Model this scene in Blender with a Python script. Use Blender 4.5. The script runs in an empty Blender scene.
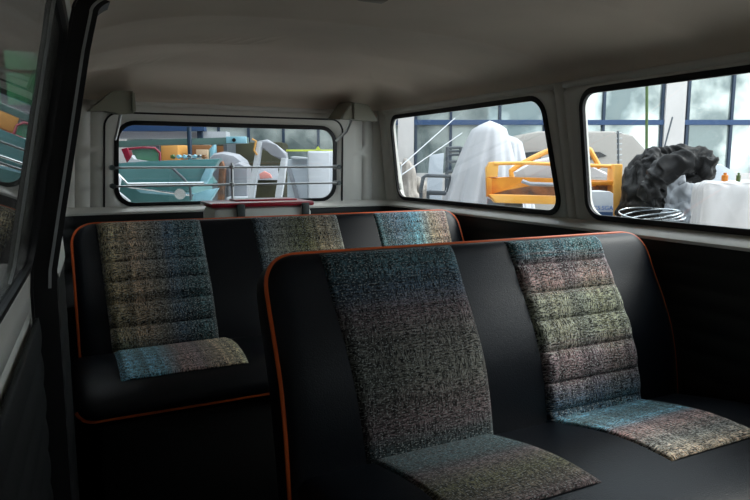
import bpy, bmesh, math, random
from mathutils import Vector, Matrix, noise
random.seed(7)
PI = math.pi
S = bpy.context.scene
COL = S.collection

# ------------------------------------------------------------------ camera
YAW = math.radians(26.5); PITCH = math.atan(86.5/640.0); FPX = 640.0
CAMP = Vector((-0.77, 0.0, 1.05))
cd = bpy.data.cameras.new('camera'); cam = bpy.data.objects.new('camera', cd); COL.objects.link(cam)
cd.sensor_width = 36.0; cd.lens = FPX*36.0/750.0; cd.clip_start = 0.01; cd.clip_end = 300
cam.location = CAMP; cam.rotation_euler = (PI/2 - PITCH, 0, -YAW)
S.camera = cam
# ------------------------------------------------------------------ world: bright overcast
w = bpy.data.worlds.new('sky'); S.world = w; w.use_nodes = True
nt = w.node_tree; nt.nodes.clear()
def nd(t, k, **kw):
    n = t.nodes.new(k)
    for a, b in kw.items(): setattr(n, a, b)
    return n
o_ = nd(nt, 'ShaderNodeOutputWorld'); b_ = nd(nt, 'ShaderNodeBackground'); tc = nd(nt, 'ShaderNodeTexCoord')
mp = nd(nt, 'ShaderNodeMapping'); mp.inputs['Scale'].default_value = (1, 1, 2.6)
nz = nd(nt, 'ShaderNodeTexNoise'); nz.inputs['Scale'].default_value = 3.2; nz.inputs['Detail'].default_value = 6
cr = nd(nt, 'ShaderNodeValToRGB')
cr.color_ramp.elements[0].position = .42; cr.color_ramp.elements[0].color = (.50, .62, .72, 1)
cr.color_ramp.elements[1].position = .56; cr.color_ramp.elements[1].color = (.96, .98, 1, 1)
L = nt.links.new
L(tc.outputs['Generated'], mp.inputs[0]); L(mp.outputs[0], nz.inputs['Vector']); L(nz.outputs['Fac'], cr.inputs[0])
L(cr.outputs[0], b_.inputs[0]); L(b_.outputs[0], o_.inputs[0]); b_.inputs[1].default_value = 1.6
# veiled sun over the workshop yard, behind the glazed building's side
sd = bpy.data.lights.new('sun', 'SUN'); sd.energy = 0.9; sd.angle = math.radians(16); sd.color = (1, .97, .92)
sun = bpy.data.objects.new('sun', sd); COL.objects.link(sun); sun.rotation_euler = (math.radians(48), 0, math.radians(70))
S.view_settings.view_transform = 'Standard'; S.view_settings.look = 'None'; S.view_settings.gamma = 1
S.view_settings.use_curve_mapping = False; S.view_settings.exposure = 1.15
S.cycles.max_bounces = 10; S.cycles.diffuse_bounces = 5; S.cycles.glossy_bounces = 4
S.cycles.transparent_max_bounces = 16; S.cycles.use_denoising = True; S.cycles.sample_clamp_indirect = 4

# ------------------------------------------------------------------ materials
def mat(name, col, rough=.6, metal=0., spec=.5, nscale=0, namt=0, bump=0, bscale=200, col2=None, coat=0):
    m = bpy.data.materials.new(name); m.use_nodes = True; t = m.node_tree
    p = t.nodes['Principled BSDF']
    p.inputs['Base Color'].default_value = (*col, 1); p.inputs['Roughness'].default_value = rough
    p.inputs['Metallic'].default_value = metal; p.inputs['Specular IOR Level'].default_value = spec
    p.inputs['Coat Weight'].default_value = coat
    tc = nd(t, 'ShaderNodeTexCoord')
    if nscale:
        n = nd(t, 'ShaderNodeTexNoise'); n.inputs['Scale'].default_value = nscale; n.inputs['Detail'].default_value = 5
        r = nd(t, 'ShaderNodeValToRGB'); r.color_ramp.elements[0].position = .35; r.color_ramp.elements[1].position = .65
        c2 = col2 or tuple(c*(1-namt) for c in col)
        r.color_ramp.elements[0].color = (*c2, 1); r.color_ramp.elements[1].color = (*col, 1)
        t.links.new(tc.outputs['Object'], n.inputs['Vector']); t.links.new(n.outputs['Fac'], r.inputs[0]); t.links.new(r.outputs[0], p.inputs['Base Color'])
    if bump:
        n = nd(t, 'ShaderNodeTexNoise'); n.inputs['Scale'].default_value = bscale; n.inputs['Detail'].default_value = 3
        b = nd(t, 'ShaderNodeBump'); b.inputs['Strength'].default_value = bump; b.inputs['Distance'].default_value = .002
        t.links.new(tc.outputs['Object'], n.inputs['Vector']); t.links.new(n.outputs['Fac'], b.inputs['Height']); t.links.new(b.outputs[0], p.inputs['Normal'])
    return m
M = {}
M['head'] = mat('headliner_vinyl', (.60, .52, .43), .75, nscale=3, namt=.12, bump=.25, bscale=260)
M['paint'] = mat('cream_body_paint', (.63, .625, .58), .34, nscale=5, namt=.06)
M['black_trim'] = mat('black_vinyl_trim', (.006, .0072, .0078), .6, spec=.35, bump=.3, bscale=300)
M['vinyl'] = mat('black_leatherette', (.0026, .0046, .0085), .40, spec=.34, bump=.35, bscale=350)
M['rubber'] = mat('black_rubber', (.008, .008, .009), .5, spec=.3)
M['floor'] = mat('black_rubber_mat', (.008, .008, .009), .8, spec=.2, bump=.3)
M['piping'] = mat('orange_piping', (.75, .12, .015), .45)
M['steel'] = mat('grey_steel', (.42, .44, .45), .35, .8)
M['hinge'] = mat('olive_grey_plastic', (.24, .24, .19), .45)
M['red'] = mat('red_plastic', (.42, .012, .03), .35, coat=.3)
M['white'] = mat('white_plastic', (.82, .86, .80), .5)
M['clip'] = mat('dark_grey_clip', (.05, .065, .065), .5)
M['blue'] = mat('blue_frame_paint', (.018, .055, .14), .5)
M['dblue'] = mat('dark_blue_mullion', (.012, .03, .06), .5)
M['column'] = mat('white_render', (.56, .54, .53), .9, nscale=1.2, namt=.1)
M['ground'] = mat('concrete_yard', (.55, .53, .50), .9, nscale=.8, namt=.2, bump=.3, bscale=20)
M['sheet'] = mat('white_plastic_sheet', (.50, .51, .54), .6, nscale=2.5, namt=.12, bump=.5, bscale=12)
M['wrap'] = mat('white_wrap_film', (.56, .55, .56), .35, nscale=4, namt=.10, bump=.8, bscale=9)
M['orange'] = mat('orange_vehicle_paint', (.80, .36, .035), .45, nscale=6, col2=(.62, .20, .02))
M['lorange'] = mat('light_orange_paint', (.92, .50, .12), .45, nscale=4, col2=(.88, .42, .06))
M['rust'] = mat('rusty_brown_metal', (.32, .14, .06), .8, nscale=9, col2=(.10, .06, .045))
M['teal'] = mat('teal_car_paint', (.065, .19, .20), .3, coat=.3, nscale=2.5, col2=(.09, .24, .25))
M['lteal'] = mat('pale_blue_primer', (.28, .50, .60), .45, nscale=5, col2=(.18, .40, .48))
M['chrome'] = mat('bright_metal', (.7, .74, .76), .22, .9)
M['dred'] = mat('dark_red_paint', (.22, .01, .03), .35, coat=.3)
M['ochre'] = mat('ochre_board', (.62, .32, .08), .7, nscale=4, namt=.15)
M['brown'] = mat('brown_board', (.26, .12, .045), .8, nscale=4, namt=.4)
M['beige'] = mat('cardboard', (.55, .41, .27), .8, nscale=4, namt=.1)
M['silver'] = mat('silver_primer', (.32, .335, .375), .45, .15, nscale=4, namt=.15)
M['olive'] = mat('dark_olive_paint', (.035, .035, .012), .7, nscale=3, namt=.5)
M['pale'] = mat('pale_grey_enamel', (.50, .53, .57), .4)
M['yellow'] = mat('yellow_green_rail', (.55, .62, .08), .5)
M['tarp'] = mat('black_tarpaulin', (.006, .006, .0065), .55, spec=.22, bump=.6, bscale=14)
M['quilt'] = mat('pale_quilted_sheet', (.40, .43, .47), .6, nscale=14, namt=.45, bump=.6, bscale=16)
M['van'] = mat('beige_grey_paint', (.34, .32, .295), .5, nscale=1, namt=.1)
M['dark'] = mat('dark_glass', (.01, .012, .014), .15)
M['beamc'] = mat('grey_green_beam_paint', (.10, .17, .155), .5, nscale=2, namt=.2)
M['green'] = mat('green_pole_paint', (.06, .11, .03), .5)
M['dgrey'] = mat('dark_grey_metal', (.07, .085, .10), .5)
M['lgrey'] = mat('light_grey_board', (.52, .57, .63), .6)
M['rubble'] = mat('grey_brown_clutter', (.46, .42, .38), .9, nscale=5, namt=.5, bump=.8, bscale=18)
M['shed'] = mat('dark_shed_wall', (.030, .028, .026), .85)
M['gpane'] = mat('green_tinted_pane', (.05, .32, .11), .3, nscale=1.2, col2=(.10, .18, .15))
M['btext'] = mat('blue_print', (.05, .16, .45), .6)
M['lamp'] = mat('lamp_lens', (.20, .17, .12), .4)
M['pink'] = mat('pink_cloth', (.60, .25, .22), .8)

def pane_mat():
    m = bpy.data.materials.new('facade_pane_painted_reflection'); m.use_nodes = True; t = m.node_tree
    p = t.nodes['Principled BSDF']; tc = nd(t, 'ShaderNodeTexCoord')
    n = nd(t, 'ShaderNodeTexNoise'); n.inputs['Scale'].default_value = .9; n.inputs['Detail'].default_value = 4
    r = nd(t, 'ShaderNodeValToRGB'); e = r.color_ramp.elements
    e[0].position = .42; e[0].color = (.17, .215, .215, 1); e[1].position = .57; e[1].color = (.60, .67, .64, 1)  # pale patches stand for reflected clouds, painted into the base colour
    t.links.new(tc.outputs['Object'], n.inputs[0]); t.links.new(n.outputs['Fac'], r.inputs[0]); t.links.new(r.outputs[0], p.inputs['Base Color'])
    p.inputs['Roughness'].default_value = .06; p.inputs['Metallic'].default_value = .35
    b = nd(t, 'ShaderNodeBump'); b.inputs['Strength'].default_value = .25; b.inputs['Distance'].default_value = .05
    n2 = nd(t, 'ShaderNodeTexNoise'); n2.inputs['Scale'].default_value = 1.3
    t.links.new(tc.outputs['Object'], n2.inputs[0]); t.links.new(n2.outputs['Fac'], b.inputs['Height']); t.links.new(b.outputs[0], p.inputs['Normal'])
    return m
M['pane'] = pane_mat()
def glass_mat():
    m = bpy.data.materials.new('clear_window_glass'); m.use_nodes = True; t = m.node_tree; t.nodes.clear()
    out = nd(t, 'ShaderNodeOutputMaterial'); mx = nd(t, 'ShaderNodeMixShader')
    tr = nd(t, 'ShaderNodeBsdfTransparent'); tr.inputs[0].default_value = (.97, .985, .98, 1)
    gl = nd(t, 'ShaderNodeBsdfGlossy'); gl.inputs['Roughness'].default_value = 0.0
    g = nd(t, 'ShaderNodeNewGeometry'); d = nd(t, 'ShaderNodeVectorMath', operation='DOT_PRODUCT')
    a = nd(t, 'ShaderNodeMath', operation='ABSOLUTE'); s = nd(t, 'ShaderNodeMath', operation='SUBTRACT'); s.inputs[0].default_value = 1
    pw = nd(t, 'ShaderNodeMath', operation='POWER'); pw.inputs[1].default_value = 5
    ma = nd(t, 'ShaderNodeMath', operation='MULTIPLY_ADD'); ma.inputs[1].default_value = .95; ma.inputs[2].default_value = .04
    k = t.links.new
    k(g.outputs['Normal'], d.inputs[0]); k(g.outputs['Incoming'], d.inputs[1]); k(d.outputs['Value'], a.inputs[0]); k(a.outputs[0], s.inputs[1])
    k(s.outputs[0], pw.inputs[0]); k(pw.outputs[0], ma.inputs[0]); k(ma.outputs[0], mx.inputs[0]); k(tr.outputs[0], mx.inputs[1]); k(gl.outputs[0], mx.inputs[2]); k(mx.outputs[0], out.inputs[0])
    return m
M['glass'] = glass_mat()

def fabric(name, along, stops, cross=None, shade_gain=1.0, lit_boost=1.0):
    """woven tweed; 'Span' UV gives 0..1 over the panel, 'UVMap' gives metres"""
    m = bpy.data.materials.new(name); m.use_nodes = True; t = m.node_tree; k = t.links.new
    p = t.nodes['Principled BSDF']; p.inputs['Roughness'].default_value = .9; p.inputs['Specular IOR Level'].default_value = .2
    p.inputs['Sheen Weight'].default_value = .15
    sp = nd(t, 'ShaderNodeUVMap', uv_map='Span'); me = nd(t, 'ShaderNodeUVMap', uv_map='UVMap')
    sx = nd(t, 'ShaderNodeSeparateXYZ'); k(sp.outputs[0], sx.inputs[0])
    def ramp(sock, st, mode='LINEAR'):
        r = nd(t, 'ShaderNodeValToRGB'); e = r.color_ramp.elements; r.color_ramp.interpolation = mode
        while len(e) > 1: e.remove(e[-1])
        e[0].position = st[0][0]; e[0].color = (*st[0][1], 1)
        for q, c in st[1:]:
            a = e.new(q); a.color = (*c, 1)
        k(sock, r.inputs[0]); return r.outputs[0]
    def noise_(sx_, sy_, scale=1, det=2):
        mp = nd(t, 'ShaderNodeMapping'); mp.inputs['Scale'].default_value = (sx_, sy_, 1)
        n = nd(t, 'ShaderNodeTexNoise'); n.inputs['Scale'].default_value = scale; n.inputs['Detail'].default_value = det
        k(me.outputs[0], mp.inputs[0]); k(mp.outputs[0], n.inputs[0]); return n.outputs['Fac']
    # warp the colour bands a little, row by row, so yarn colours interleave
    nr = noise_(6, 260) if along == 'Y' else noise_(260, 6)
    ma = nd(t, 'ShaderNodeMath', operation='MULTIPLY_ADD'); ma.inputs[1].default_value = .16
    sb = nd(t, 'ShaderNodeMath', operation='SUBTRACT'); sb.inputs[1].default_value = .08
    k(nr, ma.inputs[0]); k(sx.outputs[along], ma.inputs[2]); k(ma.outputs[0], sb.inputs[0])
    base = ramp(sb.outputs[0], stops)
    if cross:
        c2 = ramp(sx.outputs['X' if along == 'Y' else 'Y'], cross)
        mm = nd(t, 'ShaderNodeMix', data_type='RGBA', blend_type='MULTIPLY'); mm.inputs[0].default_value = 1
        k(base, mm.inputs[6]); k(c2, mm.inputs[7]); base = mm.outputs[2]
    def mixc(fac, a, col, blend='MIX'):
        mm = nd(t, 'ShaderNodeMix', data_type='RGBA', blend_type=blend); k(fac, mm.inputs[0]); k(a, mm.inputs[6])
        if isinstance(col, tuple): mm.inputs[7].default_value = (*col, 1)
        else: k(col, mm.inputs[7])
        return mm.outputs[2]
    # threads: vertical ribs, horizontal dashes, pale flecks, dark gaps
    v = ramp(noise_(300, 70, 1, 1), [(.38, (.12,)*3), (.60, (1.6,)*3)])
    h = ramp(noise_(70, 300, 1, 1), [(.38, (.12,)*3), (.60, (1.6,)*3)])
    sel = ramp(noise_(14, 22), [(.44, (0,)*3), (.56, (1,)*3)])
    thr = mixc(sel, v, h)
    one = nd(t, 'ShaderNodeValue'); one.outputs[0].default_value = 1
    base = mixc(one.outputs[0], base, thr, 'MULTIPLY')
    base = mixc(one.outputs[0], base, ramp(noise_(55, .6, 1, 2), [(.36, (.62,)*3), (.64, (1.38,)*3)]), 'MULTIPLY')
    base = mixc(one.outputs[0], base, ramp(noise_(.6, 60, 1, 2), [(.36, (.68,)*3), (.64, (1.32,)*3)]), 'MULTIPLY')
    fl = ramp(noise_(190, 330, 1, 1), [(.585, (0,)*3), (.635, (.6,)*3)])
    base = mixc(fl, base, (.58*shade_gain, .62*shade_gain, .60*shade_gain))
    dk = ramp(noise_(340, 240, 1, 1), [(.36, (.9,)*3), (.43, (0,)*3)])
    base = mixc(dk, base, (.01, .012, .014))
    base = mixc(one.outputs[0], base, (lit_boost,)*3, 'MULTIPLY')  # window light on the seats, put into the cloth colour
    k(base, p.inputs['Base Color'])
    b = nd(t, 'ShaderNodeBump'); b.inputs['Strength'].default_value = .5; b.inputs['Distance'].default_value = .002
    k(noise_(260, 260), b.inputs['Height']); k(b.outputs[0], p.inputs['Normal'])
    return m
TE = (.065, .135, .155); TB = (.07, .11, .155); MV = (.165, .12, .125); PK = (.26, .175, .16); YG = (.20, .205, .15); GR = (.20, .20, .18)
OL = (.14, .14, .07); LB = (.12, .28, .36); BG = (.36, .28, .20); DK = (.05, .07, .075); YW = (.34, .31, .19)
CR = [(0, (.85, .9, .95)), (.25, (1.1, 1.05, 1)), (.5, (.9, .95, 1)), (.72, (1.15, 1.15, 1)), (1, (.85, .9, .95))]
FAB = {
 'front_right': fabric('tweed_banded_teal_mauve_green', 'Y', [(0, TE), (.18, TB), (.30, MV), (.40, MV), (.50, YG), (.68, YG), (.76, PK), (.86, MV), (.92, TE), (1, TE)], CR, lit_boost=1.45),
 'front_left': fabric('tweed_banded_teal_olive_shaded', 'Y', [(0, DK), (.14, DK), (.24, MV), (.42, (.135, .135, .115)), (.58, (.14, .13, .115)), (.70, MV), (.82, TB), (.92, TE), (1, TE)], [(0, (.55, .6, .62)), (.3, (.7, .7, .7)), (.6, (.95,)*3), (.8, (1.05,)*3), (1, (.9,)*3)], shade_gain=.8),  # darker bottom and left side paint the bench's shade into the tweed
 'rear_left': fabric('tweed_straw_to_teal', 'X', [(0, YW), (.30, BG), (.50, GR), (.62, TB), (.85, TE), (1, DK)], [(0, (.6,)*3), (.5, (.8, .75, .7)), (1, (1.1,)*3)], lit_boost=1.65),  # cross ramp paints the upper part lighter, as if lit from above
 'rear_mid': fabric('tweed_grey_olive', 'X', [(0, TB), (.25, GR), (.55, OL), (.8, BG), (1, GR)], CR, lit_boost=1.2),
 'rear_right': fabric('tweed_teal_to_peach', 'X', [(0, TE), (.25, TB), (.55, LB), (.75, BG), (.95, PK), (1, BG)], CR, lit_boost=1.3),
 'cush_fr': fabric('tweed_teal_to_rose', 'Y', [(0, TB), (.15, LB), (.32, TE), (.5, LB), (.58, MV), (.68, PK), (.85, GR), (1, BG)], [(0, (1.1,)*3), (1, (1,)*3)], lit_boost=1.5),
 'cush_fl': fabric('tweed_teal_to_brown_shaded', 'Y', [(0, GR), (.12, TE), (.42, TE), (.55, MV), (.75, OL), (1, MV)], [(0, (.6,)*3), (1, (.7,)*3)], shade_gain=.7),  # same tweed darkened throughout: cushion shade put into the colour
 'cush_rl': fabric('tweed_blue_to_rose', 'X', [(0, LB), (.32, LB), (.48, PK), (.62, MV), (.78, BG), (1, YW)], [(0, (1.3,)*3), (1, (1.3,)*3)], lit_boost=1.35),
}

# ------------------------------------------------------------------ helpers
def W(x, y, z): return Vector((x-.77, y, z+1.05))          # camera-relative metres -> world
def tag(o, label=None, cat=None, group=None, kind=None):
    if label: o['label'] = label
    if cat: o['category'] = cat
    if group: o['group'] = group
    if kind: o['kind'] = kind
    return o
def obj(name, bm, m, parent=None, smooth=True, angle=40):
    me = bpy.data.meshes.new(name)
    bmesh.ops.recalc_face_normals(bm, faces=bm.faces)
    bm.to_mesh(me); bm.free()
    o = bpy.data.objects.new(name, me); COL.objects.link(o)
    for mm in (m if isinstance(m, list) else [m]): me.materials.append(M[mm] if isinstance(mm, str) else mm)
    if smooth:
        for p in me.polygons: p.use_smooth = True
        try: me.set_sharp_from_angle(angle=math.radians(angle))
        except Exception: pass
    if parent:
        o.parent = parent; bpy.context.view_layer.update(); o.matrix_parent_inverse = parent.matrix_world.inverted()
    return o
def empty(name, loc, label=None, cat=None, group=None, kind=None):
    o = bpy.data.objects.new(name, None); COL.objects.link(o); o.location = loc; o.empty_display_size = .1
    return tag(o, label, cat, group, kind)
def box(bm, c, s, R=None, bev=0):
    r = bmesh.ops.create_cube(bm, size=1)
    vs = r['verts']; bmesh.ops.scale(bm, vec=s, verts=vs)
    if bev:
        es = list({e for v in vs for e in v.link_edges})
        g = bmesh.ops.bevel(bm, geom=es, offset=bev, segments=2, affect='EDGES', profile=.5)
        vs = list({v for f in g['faces'] for v in f.verts} | {v for v in vs if v.is_valid})
    if R is not None: bmesh.ops.transform(bm, matrix=R.to_4x4(), verts=vs)
    bmesh.ops.translate(bm, vec=c, verts=vs)
def tube(bm, pts, r, n=8, closed=False, cap=True):
    pts = [Vector(p) for p in pts]; rings = []; N = len(pts); up = None
    rr = r if isinstance(r, (list, tuple)) else [r]*N
    for i, p in enumerate(pts):
        a = pts[(i-1) % N] if (closed or i) else p; b = pts[(i+1) % N] if (closed or i < N-1) else p
        d = (b-a).normalized()
        if up is None: up = d.orthogonal().normalized()
        up = (up - d*up.dot(d)).normalized(); s = d.cross(up)
        rings.append([bm.verts.new(p + (up*math.cos(2*PI*k/n) + s*math.sin(2*PI*k/n))*rr[i]) for k in range(n)])
    for i in range(N if closed else N-1):
        A, B = rings[i], rings[(i+1) % N]
        if closed and i == N-1:   # best rotation match
            j0 = min(range(n), key=lambda j: (A[0].co-B[j].co).length); B = B[j0:]+B[:j0]
        for k in range(n): bm.faces.new((A[k], A[(k+1) % n], B[(k+1) % n], B[k]))
    if cap and not closed: bm.faces.new(rings[0][::-1]); bm.faces.new(rings[-1])
def prism(bm, pts, dvec, bev=0):
    a = [bm.verts.new(p) for p in pts]; b = [bm.verts.new(Vector(p)+dvec) for p in pts]; n = len(pts)
    fs = [bm.faces.new(a[::-1]), bm.faces.new(b)] + [bm.faces.new((a[i], a[(i+1) % n], b[(i+1) % n], b[i])) for i in range(n)]
    if bev:
        es = list({e for f in fs[:2] for e in f.edges})
        bmesh.ops.bevel(bm, geom=es, offset=bev, segments=2, affect='EDGES', profile=.6)
def grid(bm, P, close_u=False):
    vs = [[bm.verts.new(p) for p in row] for row in P]
    for i in range(len(vs)-1):
        n = len(vs[0])
        for j in range(n if close_u else n-1):
            bm.faces.new((vs[i][j], vs[i][(j+1) % n], vs[i+1][(j+1) % n], vs[i+1][j]))
    return vs

# ------------------------------------------------------------------ van body shell
HW = .80; YR = 2.985; RC = .10; TAN3 = math.tan(math.radians(3.0)); DOORY = 1.62; YF = -1.30; ZT = 1.31
DE = 1.262
def tmb(z): return 0 if z < .85 else .078*((z-.85)/.4)**1.0 if z < 1.25 else .078+.25*(z-1.25)
def trr(z): return 0 if z < .85 else .055*(z-.85)/.4
def dx(y): return 0 if y > DOORY else min(DOORY-y, 1.5)*TAN3
def f_right(u, z, off=0): return Vector((HW-tmb(z)-off, u, z))
def f_left(u, z, off=0): return Vector((-(HW-tmb(z))-dx(u)+off, u, z))
def f_rear(u, z, off=0): return Vector((u*(1-tmb(z)*.4), YR-trr(z)-off, z))
def f_cr(u, z, off=0):                                     # u 0..1 round the corner, right side to rear
    a = u*PI/2; ax, ay = HW-tmb(z), YR-trr(z)
    cx = (HW-RC)*(1-tmb(z)*.4); rx = ax-cx; cy = YR-RC; ry = ay-cy
    return Vector((cx+(rx-off)*math.cos(a), cy+(ry-off)*math.sin(a), z))
def f_cl(u, z, off=0):
    p = f_cr(u, z, off); return Vector((-p.x, p.y, p.z))
def rrect(u0, u1, z0, z1, r, n=7, m=10):
    """points with outward direction and kind"""
    pts = []
    def side(a, b, nr):
        for i in range(1, m): t = i/m; pts.append(((a[0]+(b[0]-a[0])*t, a[1]+(b[1]-a[1])*t), nr, None))
    def arc(c, a0):
        for i in range(n+1):
            a = a0+PI/2*i/n; d = (math.cos(a), math.sin(a)); pts.append(((c[0]+r*d[0], c[1]+r*d[1]), d, c))
    side((u1-r, z0) if 0 else (u0+r, z0), (u1-r, z0), (0, -1)); arc((u1-r, z0+r), -PI/2)
    side((u1, z0+r), (u1, z1-r), (1, 0)); arc((u1-r, z1-r), 0)
    side((u1-r, z1), (u0+r, z1), (0, 1)); arc((u0+r, z1-r), PI/2)
    side((u0, z1-r), (u0, z0+r), (-1, 0)); arc((u0+r, z0+r), PI)
    return pts
def wall(bm, fn, u0, u1, z0, z1, holes=()):
    """holes: (ua,ub,za,zb,r,cell_u0,cell_u1)"""
    us = [u0]; zc0, zc1 = .80, 1.29
    def patch(a, b, c, d):
        if b-a < 1e-6 or d-c < 1e-6: return
        nu = max(1, int((b-a)/.06)); nv = max(1, int((d-c)/.04))
        grid(bm, [[fn(a+(b-a)*i/nu, c+(d-c)*j/nv) for i in range(nu+1)] for j in range(nv+1)])
    cur = u0
    for (ua, ub, za, zb, r, c0, c1) in sorted(holes, key=lambda h: h[5]):
        patch(cur, c0, z0, z1); patch(c0, c1, z0, zc0); patch(c0, c1, zc1, z1); cur = c1
        pr = skewed(rrect(ua, ub, za, zb, r), (ua, ub, za, zb, r)); rings = []
        for t in (0, .33, .66, 1):
            ring = []
            for (p, d, c) in pr:
                o = c or p
                ks = []
                if d[0] > 1e-9: ks.append((c1-o[0])/d[0])
                if d[0] < -1e-9: ks.append((c0-o[0])/d[0])
                if d[1] > 1e-9: ks.append((zc1-o[1])/d[1])
                if d[1] < -1e-9: ks.append((zc0-o[1])/d[1])
                kk = min(ks); q = (o[0]+d[0]*kk, o[1]+d[1]*kk)
                ring.append(fn(p[0]+(q[0]-p[0])*t, p[1]+(q[1]-p[1])*t))
            rings.append(ring)
        grid(bm, rings, close_u=True)
    patch(cur, u1, z0, z1)
    for h in holes:
        for cc in h[5:7]:
            grid(bm, [[fn(cc+.018*k, z0+(z1+.02-z0)*j/60, -.010) for k in (-1, 0, 1)] for j in range(61)])
def solid(o, th, offset):
    md = o.modifiers.new('thickness', 'SOLIDIFY'); md.thickness = th; md.offset = offset; return o
def outward(o, centre):
    """flip so that normals point away from the van's inside"""
    me = o.data; s = sum((p.center-centre).dot(p.normal)*p.area for p in me.polygons)
    if s < 0: me.flip_normals()
CEN = Vector((0, 1.0, .9))
def skewed(P, h):
    ua, ub, za, zb = h[:4]; k, k2 = SKEW.get(tuple(h[:5]), (0, 0)); F = lambda u, z: u+(1-(z-za)/(zb-za))*(k*(u-ua)/(ub-ua)-k2*(ub-u)/(ub-ua))
    return [((F(*p), p[1]), d, (F(*c), c[1]) if c else None) for p, d, c in P]
def seal(fn, u0, u1, z0, z1, r, parent, wi=.009, wo=.009, h=.005):
    bm = bmesh.new(); P = skewed(rrect(u0, u1, z0, z1, r), (u0, u1, z0, z1, r))
    prof = [(-wi, .006), (-wi+.005, h), (wo-.005, h), (wo, .003), (wo, -.006), (-wi, -.006)]
    grid(bm, [[fn(p[0]+d[0]*a, p[1]+d[1]*a, b) for (a, b) in prof]+[fn(p[0]+d[0]*prof[0][0], p[1]+d[1]*prof[0][0], prof[0][1])] for (p, d, c) in P+[P[0]]])
    bmesh.ops.remove_doubles(bm, verts=bm.verts, dist=1e-5)
    return obj('rubber_seal', bm, 'rubber', parent)
def pane(fn, u0, u1, z0, z1, r, parent):
    bm = bmesh.new(); P = skewed(rrect(u0, u1, z0, z1, r), (u0, u1, z0, z1, r)); c = ((u0+u1)/2, (z0+z1)/2)
    for off in (-.002, .002):
        rings = [[fn(c[0]+(p[0]-c[0])*t, c[1]+(p[1]-c[1])*t, off) for (p, d, _) in P] for t in (.02, .25, .5, .75, 1)]
        v = grid(bm, rings, close_u=True); bm.faces.new(v[0])
    return obj('glass_pane', bm, 'glass', parent)
wn = 0
def window(fn, hole, z=None, **kw):
    global wn; wn += 1
    ua, ub, za, zb, r = hole[:5]
    root = empty('window_%d' % wn, fn((ua+ub)/2, za), kind='structure')
    seal(fn, ua, ub, za, zb, r, root, **kw); pane(fn, ua, ub, za, zb, r, root)
ZA, ZB = .877, 1.272
HR = [(-.80, .28, .90, 1.25, .08, -.86, .34), (.42, 1.545, ZA, ZB, .055, .36, 1.62), (1.722, 2.815, ZA, ZB, .06, 1.66, 2.878)]
HL1 = (.42, DE-.038, ZA, ZB, .055, .36, DE-.026); HL2 = (1.74, 2.60, ZA, ZB-.02, .06, 1.70, 2.70)
SKEW = {HR[2][:5]: (.055, .03), HR[1][:5]: (.022, 0)}
bm = bmesh.new(); wall(bm, f_right, YF, YR-RC, 0, ZT, HR)
v = grid(bm, [[f_cr(i/8, j*ZT/33) for i in range(5)] for j in range(34)])
bmesh.ops.remove_doubles(bm, verts=bm.verts, dist=1e-4)
o = obj('wall_right', bm, 'paint'); tag(o, kind='structure'); outward(o, CEN); solid(o, .022, 1)
bm = bmesh.new(); wall(bm, f_left, DE, YR-RC, 0, ZT, [HL2])
grid(bm, [[f_cl(i/8, j*ZT/33) for i in range(5)] for j in range(34)])
bmesh.ops.remove_doubles(bm, verts=bm.verts, dist=1e-4)
o = obj('wall_left', bm, 'paint'); tag(o, kind='structure'); outward(o, CEN); solid(o, .022, 1)
# sliding door, standing a few degrees ajar, with its own window; the cab side beyond the camera
bm = bmesh.new(); wall(bm, f_left, .36, DE-.012, .02, ZT, [HL1])
bmesh.ops.remove_doubles(bm, verts=bm.verts, dist=1e-4)
o = obj('door_1', bm, 'paint'); tag(o, kind='structure'); outward(o, CEN); solid(o, .022, 1)
bm = bmesh.new(); wall(bm, f_left, YF, .35, 0, ZT, [HR[0]])
bmesh.ops.remove_doubles(bm, verts=bm.verts, dist=1e-4)
o = obj('wall_cab', bm, 'paint'); tag(o, kind='structure'); outward(o, CEN); solid(o, .022, 1)
HH = (-.535, .488, .872, 1.220, .075, -.64, .64)
bm = bmesh.new(); wall(bm, f_rear, -(HW-RC), HW-RC, 0, ZT, [HH])
for sgn, fc in ((1, f_cr), (-1, f_cl)):
    grid(bm, [[fc(.5+i/8, j*ZT/33) for i in range(5)] for j in range(34)])
bmesh.ops.remove_doubles(bm, verts=bm.verts, dist=1e-4)
o = obj('wall_rear', bm, 'paint'); tag(o, kind='structure'); outward(o, CEN); solid(o, .022, 1)
for h in HR[1:]: window(f_right, h)
window(f_rear, HH, wi=.008, wo=.011)
window(f_left, HL1); window(f_left, HL2)
window(f_right, HR[0]); window(f_left, HR[0])
# front bulkhead under the windscreen, windscreen
def f_front(u, z, off=0): return Vector((u*(1-tmb(z)*.4), YF+trr(z)*1.5+off, z))
HF = (-.66, .66, .90, 1.24, .1, -.78, .78)
bm = bmesh.new(); wall(bm, f_front, -.80, .80, 0, ZT, [HF]); o = obj('wall_front', bm, 'paint'); tag(o, kind='structure'); outward(o, CEN); solid(o, .03, 1)
window(f_front, HF)
# floor
bm = bmesh.new(); box(bm, (0, .83, -.02), (1.66, 4.3, .04)); tag(obj('floor', bm, 'floor', smooth=False), kind='structure')
# roof / headliner: shrinks from the top of the walls to a shallow crown, with bow ridges
def plan():
    z = ZT; P = []
    for i in range(61): y = YF+(YR-RC-YF)*i/60; P.append(f_right(y, z))
    for i in range(1, 13): P.append(f_cr(i/12, z))
    for i in range(1, 20): P.append(f_rear((HW-RC)*(1-2*i/20), z))
    for i in range(12, -1, -1): P.append(f_cl(i/12, z))
    for i in range(1, 61): y = YR-RC+(YF-YR+RC)*i/60; P.append(f_left(y, z))
    return P
PL = plan(); NR = 26
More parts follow.
